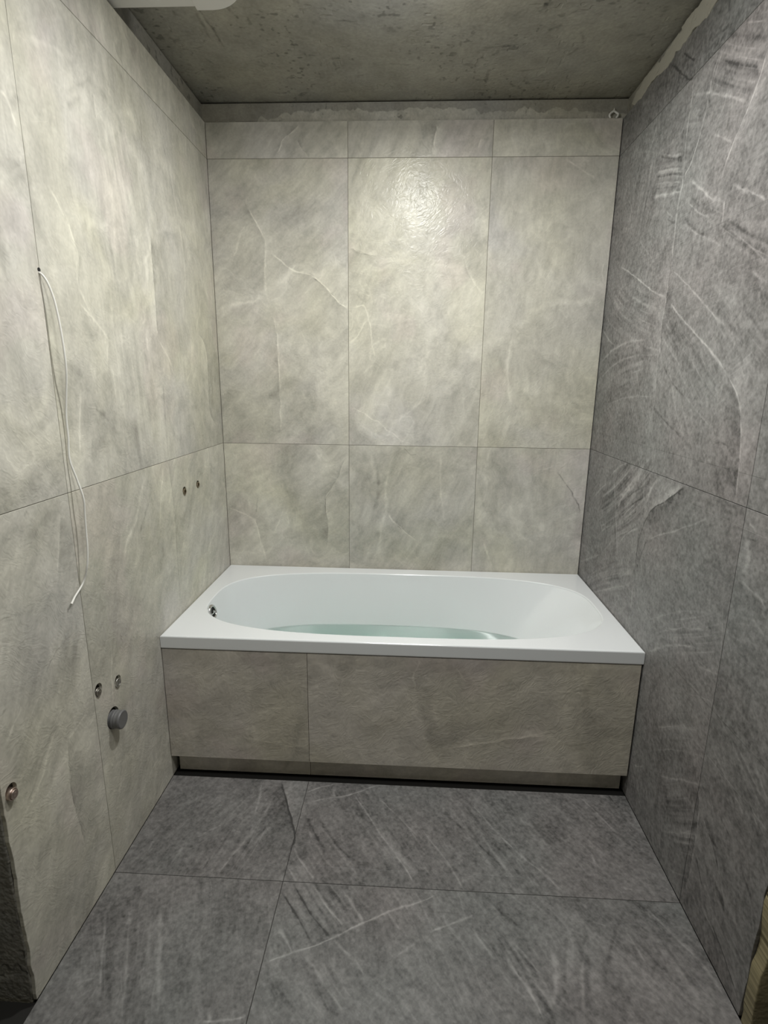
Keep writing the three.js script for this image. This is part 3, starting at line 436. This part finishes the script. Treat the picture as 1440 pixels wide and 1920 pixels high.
// ---- right wall: dark wide tiles
{
  const wall = struct('wall_right', metricUV(box(W + SET, W + 0.9, -0.2, CEIL - 0.006, -0.25, DEEP - 0.07), 2, 1), M.concrete);
  obj('adhesive', box(W + THICK, W + SET, 0, TOP - 0.01, 0.001, DEEP - 0.075), M.mortar, wall);
  tiles('right', wall, M.right, [-0.008, 1.2, DEEP - 0.062], [0, 1.2, 2.4, TOP], [], jagged(DEEP - 0.062, 0.004, 9.1));
  grout('right', wall, M.darkGrout, [-0.008, 1.2, DEEP - 0.066], [0, 1.2, 2.4, TOP - 0.001]);
  // torn strip of pale mortar squeezed out above the top course
  const up = [[83, 2551], [124, 2571], [195, 2583], [272, 2579], [338, 2574], [402, 2579], [451, 2585], [479, 2581], [470, 2594], [532, 2593], [700, 2590], [1100, 2584], [1495, 2588]];
  const lo = [[1495, 2540], [1100, 2532], [693, 2538], [648, 2530], [622, 2529], [587, 2535], [552, 2542], [513, 2535], [466, 2532], [442, 2540], [433, 2531], [389, 2525], [343, 2533], [256, 2542], [210, 2532], [113, 2533]];
  const ragged = (line, k) => { const out = []; for (let i = 0; i + 1 < line.length; i++) { const [a, b] = line[i], [c, d] = line[i + 1], n = Math.max(1, Math.round(Math.hypot(c - a, d - b) / 9)); for (let j = 0; j < n; j++) { const f = j / n, u = a + (c - a) * f; out.push([u, b + (d - b) * f + 6 * fbm(u / 16 + k, k, 3)]); } } out.push(line[line.length - 1]); return out; };
  const s = new THREE.Shape([...ragged(up, 3), ...ragged(lo, 8)].map(([u, v]) => new THREE.Vector2(u / 1000, v / 1000)).reverse());
  const g = new THREE.ExtrudeGeometry(s, { depth: SET, bevelEnabled: true, bevelSize: 0.002, bevelThickness: 0.002, bevelOffset: -0.001, bevelSegments: 2 });
  g.translate(0, 0, -SET);
  const m = new THREE.Matrix4().makeBasis(...PLANES.right.axes.map((a) => new THREE.Vector3(...a))); m.setPosition(W - 0.0005, 0, 0);
  g.applyMatrix4(m);
  obj('mortar_strip', metricUV(g, 2, 1), M.mortar, wall);
  const e = []; for (let i = 0; i <= 90; i++) { const y = -0.1 + 2.7 * i / 90; e.push(new THREE.Vector2(W + 0.004 - 0.008 * fbm(y * 19, 6.2, 4), y)); }
  const js = new THREE.Shape([...e, new THREE.Vector2(W + 0.7, 2.6), new THREE.Vector2(W + 0.7, -0.1)].reverse());
  const jg = new THREE.ExtrudeGeometry(js, { depth: 0.03, bevelEnabled: true, bevelSize: 0.003, bevelThickness: 0.003, bevelOffset: -0.003, bevelSegments: 2 });
  jg.translate(0, 0, DEEP - 0.060);
  obj('door_jamb', metricUV(jg, 0, 1), M.ochre, wall);
}
// ---- floor: tiles start at the bath recess; under the bath the bare slab is near black
{
  const floor = struct('floor', metricUV(merge([box(-0.3, W + 0.3, -0.16, -0.012, -0.25, 1.8)]), 0, 2), M.nearBlack);
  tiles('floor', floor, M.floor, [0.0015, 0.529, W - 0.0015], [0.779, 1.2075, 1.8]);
  grout('floor', floor, M.darkGrout, [0.0015, 0.529, W - 0.0015], [0.779, 1.2075, 1.8]);
  obj('adhesive', box(0.002, W - 0.002, -0.012, -THICK, 0.785, 1.795), M.mortar, floor);
}
// ---- ceiling
struct('ceiling', metricUV(box(-0.3, W + 0.3, CEIL, CEIL + 0.2, -0.25, 1.6), 0, 2), M.ceiling);

// ---- the raw hallway the photograph is taken from
struct('floor_hall', metricUV(box(-0.7, W + 0.7, -0.3, -0.014, 1.8, 3.1), 0, 2), M.concrete);
struct('floor_hall_left', metricUV(box(-0.7, -0.3, -0.3, -0.014, DEEP, 1.8), 0, 2), M.roughConcrete);
struct('floor_hall_right', metricUV(box(W + 0.3, W + 0.7, -0.3, -0.014, DEEP - 0.05, 1.8), 0, 2), M.concrete);
struct('ceiling_hall', metricUV(box(-0.7, W + 0.7, CEIL, CEIL + 0.2, 1.6, 3.1), 0, 2), M.concrete);
struct('wall_hall_left', metricUV(box(-0.9, -0.7, -0.3, CEIL + 0.2, DEEP, 3.1), 2, 1), M.concrete);
struct('wall_hall_right', metricUV(box(W + 0.7, W + 0.9, -0.3, CEIL + 0.2, DEEP - 0.05, 3.1), 2, 1), M.concrete);
struct('wall_hall_end', metricUV(box(-0.9, W + 0.9, -0.3, CEIL + 0.2, 3.1, 3.3), 0, 1), M.concrete);

// ---------------------------------------------------------------- bathtub
const CX = 0.868, CZ = 0.404;
// section of the basin at depth t (0 rim .. 1 bottom): left end steep, right end a sloping backrest
function basin(t) {
  const f = t > 0.86 ? (t - 0.86) / 0.14 : 0, fil = 1 - Math.sqrt(Math.max(0, 1 - f * f));      // rounded foot of the walls
  return { l: 0.068 + 0.115 * t + 0.07 * fil, r: 1.668 - 0.34 * t - 0.09 * fil, b: 0.077 + 0.095 * t + 0.07 * fil, f: 0.731 - 0.095 * t - 0.07 * fil, n: 3.1 - 0.5 * t };
}
function basinRing(t, N, grow = 0) {
  const s = basin(t), cx = (s.l + s.r) / 2, cz = (s.b + s.f) / 2, a = (s.r - s.l) / 2 + grow, b = (s.f - s.b) / 2 + grow, out = [];
  for (let i = 0; i < N; i++) { const q = i / N * Math.PI * 2, c = Math.cos(q), d = Math.sin(q), e = 2 / s.n; out.push([cx + a * Math.sign(c) * Math.pow(Math.abs(c), e), cz + b * Math.sign(d) * Math.pow(Math.abs(d), e)]); }
  return out;
}
const TUB_FLOOR = 0.165, tubY = (t) => BATH_TOP - 0.006 - t * (BATH_TOP - 0.006 - TUB_FLOOR);
function loft(rings, up, closeEnd) {       // rings: arrays of [x, y, z]; faces turn inwards when up is true
  const N = rings[0].length, pos = [], idx = [];
  for (const r of rings) for (const p of r) pos.push(...p);
  for (let k = 0; k + 1 < rings.length; k++) for (let i = 0; i < N; i++) { const a = k * N + i, b = k * N + (i + 1) % N, c = a + N, d = b + N; up ? idx.push(a, b, c, b, d, c) : idx.push(a, c, b, b, c, d); }
  const cap = (k, flip) => { const r = rings[k], c = pos.length / 3; pos.push(r.reduce((s, p) => s + p[0], 0) / N, r[0][1], r.reduce((s, p) => s + p[2], 0) / N); for (let i = 0; i < N; i++) { const a = k * N + i, b = k * N + (i + 1) % N; flip ? idx.push(a, c, b) : idx.push(a, b, c); } };
  if (closeEnd) for (const [k, flip] of closeEnd) cap(k, flip);
  const g = new THREE.BufferGeometry(); g.setAttribute('position', new THREE.Float32BufferAttribute(pos, 3)); g.setIndex(idx); g.computeVertexNormals();
  g.setAttribute('uv', new THREE.Float32BufferAttribute(new Float32Array(pos.length / 3 * 2), 2));
  return g;
}
const NB = 200, bath = group('bathtub', [0, 0, 0]);
{
  const R = 0.006, outline = new THREE.Shape([[0.0012, -0.0012], [W - 0.0014, -0.0012], [W - 0.0014, -BATH_FRONT], [0.0012, -BATH_FRONT]].map(([x, y]) => new THREE.Vector2(x, y)).reverse());
  const hole = new THREE.Path(basinRing(0, NB).map(([x, z]) => new THREE.Vector2(x, -z)).reverse());
  outline.holes.push(hole);
  const g = new THREE.ExtrudeGeometry(outline, { depth: RIM - 2 * R, bevelEnabled: true, bevelSize: R, bevelThickness: R, bevelOffset: -R, bevelSegments: 5 });
  g.rotateX(-Math.PI / 2); g.translate(0, BATH_TOP - RIM + R, 0);
  obj('rim', metricUV(g, 0, 2), M.acrylic, bath);
  const rings = [];
  for (const t of [0, 0.02, 0.1, 0.2, 0.3, 0.4, 0.5, 0.6, 0.7, 0.78, 0.86, 0.88, 0.9, 0.92, 0.94, 0.96, 0.975, 0.988, 0.996, 1]) rings.push(basinRing(t, NB).map(([x, z]) => [x, tubY(t), z]));
  obj('basin', loft(rings, false, [[rings.length - 1, true]]), M.acrylic, bath);
  // overflow: chrome ring in the left end wall with a dark slotted mouth
  const tilt = new THREE.Group(); tilt.name = 'overflow'; bath.add(tilt);
  const oy = 0.554, ot = (BATH_TOP - 0.006 - oy) / (BATH_TOP - 0.006 - TUB_FLOOR), s = basin(ot), oz = 0.487, oc = (s.b + s.f) / 2, ob = (s.f - s.b) / 2;
  const ox = (s.l + s.r) / 2 - (s.r - s.l) / 2 * Math.pow(1 - Math.pow(Math.abs(oz - oc) / ob, s.n), 1 / s.n);
  tilt.position.set(ox + 0.003, oy, oz); tilt.rotation.set(0, Math.PI / 2 - 0.06, 0); tilt.rotation.order = 'YXZ'; tilt.rotation.x = -0.25;
  const ring = new THREE.LatheGeometry([[0.0195, -0.004], [0.0195, 0.003], [0.022, 0.0055], [0.026, 0.006], [0.0295, 0.004], [0.031, 0], [0.031, -0.004]].map(([r, y]) => new THREE.Vector2(r, y)), 48); ring.rotateX(Math.PI / 2);
  obj('chrome_ring', ring, M.chrome, tilt);
  const back = new THREE.CylinderGeometry(0.0198, 0.0198, 0.004, 32); back.rotateX(Math.PI / 2); back.translate(0, 0, -0.001); obj('mouth', back, M.black, tilt);
  obj('crossbar', merge([new RoundedBoxGeometry(0.038, 0.005, 0.004, 2, 0.0015).translate(0, -0.004, 0.004), new THREE.CylinderGeometry(0.006, 0.006, 0.006, 24).rotateX(Math.PI / 2).translate(0, 0, 0.004)]), M.chrome, tilt);
  tag(bath, 'white built-in bathtub with oval basin and broad flat rim between the tiled walls', 'bathtub');
}
// water standing in the basin
{
  const level = 0.35, t0 = (BATH_TOP - 0.006 - level) / (BATH_TOP - 0.006 - TUB_FLOOR), rings = [], grow = 0.0012;
  for (const f of [0, 0.2, 0.45, 0.7, 0.8, 0.86, 0.9, 0.94, 0.97, 0.99, 1]) { const t = t0 + (1 - t0) * f; rings.push(basinRing(t, NB, f === 0 ? 0 : grow).map(([x, z]) => [x, tubY(t) - (f === 1 ? 0.001 : 0), z])); }
  // meniscus: the surface climbs a couple of millimetres where it meets the acrylic
  const up = [[0.03, 0], [0.012, 0], [0.006, 0.0003], [0.003, 0.0008], [0.001, 0.0016]].map(([d, h]) => basinRing(t0, NB, -d).map(([x, z]) => [x, level + h, z]));
  const all = [...up, ...rings];
  tag(obj('water', loft(all, true, [[0, true], [all.length - 1, false]]), M.water), 'clear greenish water standing in the bottom of the bathtub', 'water');
}
// ---- tiled apron under the rim, with a recessed kick strip
{
  const apron = group('bath_apron', [0, 0, 0]), zf = 0.7835, yb = 0.0897, yt = BATH_TOP - RIM - 0.0025;
  const piece = (x0, x1, y0, y1, z) => { const g = tileGeometry('back', rect(x0, x1, y0, y1)); g.translate(0, 0, z); return g; };
  obj('tile', piece(0.002, 0.534 - 0.0008, yb, yt, zf), M.apron, apron);
  obj('tile', piece(0.534 + 0.0008, W - 0.006, yb, yt, zf), M.apron, apron);
  obj('backing', box(0.004, W - 0.012, yb + 0.002, yt - 0.004, zf - 0.045, zf - THICK), M.roughConcrete, apron);
  obj('kick_tile', piece(0.015, 0.530, 0.004, yb + 0.03, zf - 0.036), M.apron, apron);
  obj('kick_tile', piece(0.5315, W - 0.012, 0.004, yb + 0.03, zf - 0.036), M.apron, apron);
  obj('kick_backing', box(0.02, W - 0.016, 0.0, yb + 0.03, zf - 0.09, zf - 0.046), M.nearBlack, apron);
  tag(apron, 'greige tiled front panel under the bathtub rim, with recessed kick strip', 'bath panel');
}

// ---------------------------------------------------------------- pipes and fittings in the left wall (local z points out of the wall)
function wallThing(name, u, v, label, category, grp) { const g = group(name, [0, v, u]); g.rotation.y = Math.PI / 2; tag(g, label, category, grp); return g; }
const lathe = (pts, n = 32) => { const g = new THREE.LatheGeometry(pts.map(([r, y]) => new THREE.Vector2(r, y)), n); g.rotateX(Math.PI / 2); return g; };
function hexRing(r, inner, z0, z1) {
  const s = new THREE.Shape(); for (let i = 0; i < 6; i++) { const a = i / 6 * Math.PI * 2; i ? s.lineTo(r * Math.cos(a), r * Math.sin(a)) : s.moveTo(r, 0); } s.closePath();
  const h = new THREE.Path(); h.absarc(0, 0, inner, 0, Math.PI * 2, true); s.holes.push(h);
  const g = new THREE.ExtrudeGeometry(s, { depth: z1 - z0, bevelEnabled: true, bevelSize: 0.0008, bevelThickness: 0.0008, bevelOffset: -0.0008, bevelSegments: 1, curveSegments: 20 }); g.translate(0, 0, z0); return g;
}
function plugged(name, u, v, r, out, mats, label, grp) {
  const t = wallThing(name, u, v, label, 'pipe fitting', grp);
  obj('socket', lathe([[0.004, -0.055], [r, -0.055], [r, out - 0.006], [r * 0.96, out - 0.004], [r * 0.8, out - 0.004], [r * 0.8, out - 0.012], [0.0005, out - 0.012]]), mats[0], t);
  obj('plug', lathe([[r * 0.78, out - 0.011], [r * 0.78, out - 0.001], [r * 0.7, out], [r * 0.42, out], [r * 0.4, out - 0.001], [r * 0.38, out + 0.0005], [0.0005, out + 0.001]]), mats[1], t);
  return t;
}
plugged('pipe_fitting', 1.178, 0.606, 0.0138, 0.005, [M.steel, M.steel], 'dull steel pipe plug in the drilled hole just left above the grey drain');
{
  const t = wallThing('pipe_fitting', 1.077, 0.578, 'open nickel pipe fitting in the hole above and right of the drain', 'pipe fitting');
  obj('socket', lathe([[0.006, -0.055], [0.0145, -0.055], [0.0145, 0.003], [0.0135, 0.0045], [0.0105, 0.0045], [0.0098, 0.003], [0.0098, -0.03]]), M.chrome, t);
  obj('insert', lathe([[0.0096, -0.012], [0.0096, -0.004], [0.0062, -0.004], [0.0055, -0.012]]), M.white, t);
}
plugged('pipe_fitting', 1.540, 0.573, 0.0140, 0.012, [M.copper, M.copper], 'copper coloured pipe plug low in the wall beside the rough door jamb');
for (const [u, v, r, mat, label] of [[0.480, 1.060, 0.0145, M.brass, 'larger brass pipe fitting above the bath, of the pair the one away from the corner'], [0.341, 1.062, 0.013, M.brass, 'smaller brass pipe fitting above the bath, of the pair the one nearer the corner']]) {
  const t = wallThing('pipe_fitting', u, v, label, 'pipe fitting');
  obj('socket', lathe([[0.005, -0.055], [r * 0.9, -0.055], [r * 0.9, -0.004], [r * 0.6, -0.004], [r * 0.6, -0.02]]), mat, t);
  obj('nut', hexRing(r, r * 0.62, -0.006, 0.003), mat, t);
  obj('plug', lathe([[r * 0.58, -0.012], [r * 0.58, -0.004], [r * 0.3, -0.003], [0.0004, -0.003]]), M.steel, t);
}
{
  const t = wallThing('drain_pipe', 1.119, 0.478, 'grey plastic drain pipe with a cap standing out of the left wall', 'drain pipe');
  obj('pipe', lathe([[0.022, -0.07], [0.0245, -0.07], [0.0245, 0.004]]), M.greyPlastic, t);
  obj('socket_ring', lathe([[0.0245, -0.02], [0.0275, -0.018], [0.0280, -0.006], [0.0265, -0.003], [0.0265, 0.001], [0.0282, 0.003], [0.0282, 0.008], [0.0270, 0.010], [0.0245, 0.010]], 48), M.greyPlastic, t);
  obj('cap', lathe([[0.0245, 0.009], [0.0272, 0.010], [0.0272, 0.014], [0.0260, 0.016], [0.0260, 0.021], [0.0278, 0.022], [0.0284, 0.026], [0.0275, 0.0295], [0.0250, 0.0310], [0.0235, 0.0300], [0.0005, 0.0300]], 48), M.greyPlastic, t);
}
// ---- loose white cable hanging from a small hole in the joint
{
  const pts = [[-12, 1738, 1203], [3, 1733, 1203], [12, 1719, 1199], [20, 1683, 1192], [25, 1633, 1189], [28, 1573, 1188], [26, 1512, 1185], [16, 1454, 1181], [8, 1399, 1180], [7, 1343, 1181], [6, 1287, 1185], [16, 1233, 1180], [26, 1183, 1178], [24, 1143, 1177], [23, 1093, 1179], [24, 1043, 1184], [21, 998, 1190], [8, 951, 1196], [6, 925, 1236], [9, 917, 1254]].map((p) => new THREE.Vector3(p[0] / 1000, p[1] / 1000, p[2] / 1000));
  const t = group('cable', [0, 0, 0]);
  const c = new THREE.CatmullRomCurve3(pts, false, 'centripetal');
  obj('sheath', new THREE.TubeGeometry(c, 260, 0.0026, 10), M.white, t);
  const end = pts[pts.length - 1], dir = end.clone().sub(pts[pts.length - 2]).normalize();
  const tip = new THREE.CylinderGeometry(0.0030, 0.0026, 0.016, 14); tip.applyQuaternion(new THREE.Quaternion().setFromUnitVectors(new THREE.Vector3(0, 1, 0), dir)); tip.translate(...end.clone().addScaledVector(dir, -0.003).toArray());
  obj('end_sleeve', tip, M.white, t);
  const hole = new THREE.CylinderGeometry(0.0048, 0.0048, 0.0014, 20); hole.rotateZ(Math.PI / 2); hole.translate(0.0004, 1.741, 1.2025); obj('dark_hole_disc', hole, M.black, t);  // black disc painted in for the dark of the cable hole
  tag(t, 'thin white cable hanging loose from a small hole in the left wall', 'cable');
}
// ---- small white plastic loop left standing on the back tiles
{
  const t = group('plastic_loop', [1.679, TOP + 0.0135, -0.004]);
  const c = new THREE.CatmullRomCurve3([[-0.013, -0.012, 0], [-0.0175, -0.002, 0.001], [-0.011, 0.007, 0], [-0.001, 0.012, 0], [0.010, 0.007, -0.001], [0.0165, 0.002, 0], [0.0145, -0.006, 0.001], [0.008, -0.0125, 0]].map((p) => new THREE.Vector3(...p)), false, 'centripetal');
  obj('loop', new THREE.TubeGeometry(c, 60, 0.0042, 8), M.white, t);
  const spike = new THREE.ConeGeometry(0.0055, 0.014, 10); spike.translate(-0.001, 0.018, 0); obj('tip', spike, M.white, t);
  tag(t, 'small white plastic loop standing on the back tiles in the upper corner', 'plastic clip');
}
// ---- flat ventilation duct under the ceiling, out of the left wall and round an elbow towards the door
{
  const t = group('ventilation_duct', [0, 0, 0]), y0 = 2.546, y1 = 2.602, zr = 0.692, wd = 0.114;
  const d = new RoundedBoxGeometry(0.262 + SET, y1 - y0, wd - 0.006, 3, 0.004); d.translate((0.262 - SET) / 2, (y0 + y1) / 2, zr + wd / 2); obj('duct', d, M.duct, t);
  const s = new THREE.Shape(), x0 = 0.236, z0 = zr - 0.006, R = 0.112;                    // plan of the elbow, y of the shape = -z
  s.moveTo(x0, -z0); s.lineTo(x0 + 0.045, -z0); s.absarc(x0 + 0.045, -(z0 + R), R, Math.PI / 2, 0, true); s.lineTo(x0 + 0.045 + R, -(z0 + R + 0.05)); s.lineTo(x0 + 0.045 + R - 0.124, -(z0 + R + 0.05)); s.lineTo(x0 + 0.033, -(z0 + 0.132)); s.lineTo(x0, -(z0 + 0.126)); s.closePath();
  const g = new THREE.ExtrudeGeometry(s, { depth: y1 - y0 + 0.002, bevelEnabled: true, bevelSize: 0.004, bevelThickness: 0.004, bevelOffset: -0.004, bevelSegments: 3, curveSegments: 24 });
  g.rotateX(-Math.PI / 2); g.translate(0, y0 - 0.001, 0); obj('elbow', g, M.duct, t);
  const mouth = new THREE.BoxGeometry(0.106, 0.046, 0.004); mouth.translate(x0 + 0.045 + R - 0.062, (y0 + y1) / 2, z0 + R + 0.0505); obj('mouth', mouth, M.black, t);
  tag(t, 'flat grey-white plastic ventilation duct with rounded elbow under the concrete ceiling', 'duct');
}
// ---- the lamp that lights the room, on the ceiling (above the frame)
{
  const t = group('ceiling_lamp', [LAMP.x, 0, LAMP.z]), h = LAMP_SIZE / 2 + 0.008;
  const base = new RoundedBoxGeometry(2 * h, 0.03, 2 * h, 3, 0.006); base.translate(0, CEIL - 0.015, 0); obj('base', base, M.white, t);
  const body = new RoundedBoxGeometry(2 * h + 0.012, CEIL - 0.03 - LAMP.y - 0.028, 2 * h + 0.012, 3, 0.01); body.translate(0, (CEIL - 0.03 + LAMP.y + 0.028) / 2, 0); obj('housing', body, M.white, t);
  const dome = new RoundedBoxGeometry(LAMP_SIZE, 0.05, LAMP_SIZE, 4, 0.02); dome.translate(0, LAMP.y + 0.006, 0); obj('diffuser', dome, M.glow, t);
  tag(t, 'small square white lamp on the concrete ceiling above the bath front', 'lamp');
}
// ---- body of the added fill lamp over the doorway, outside the frame
{
  const t = group('ceiling_lamp', [FILL.x, 0, FILL.z]);
  const f = new RoundedBoxGeometry(0.54, 0.02, 0.29, 3, 0.006); f.translate(0, CEIL - 0.01, 0); obj('frame', f, M.white, t);
  const d = new RoundedBoxGeometry(0.5, 0.006, 0.25, 2, 0.002); d.translate(0, CEIL - 0.021, 0); obj('diffuser', d, M.fillGlow, t);
  tag(t, 'added unseen flat oblong fill lamp on the ceiling over the doorway', 'lamp');
}
renderer.render(scene, camera);
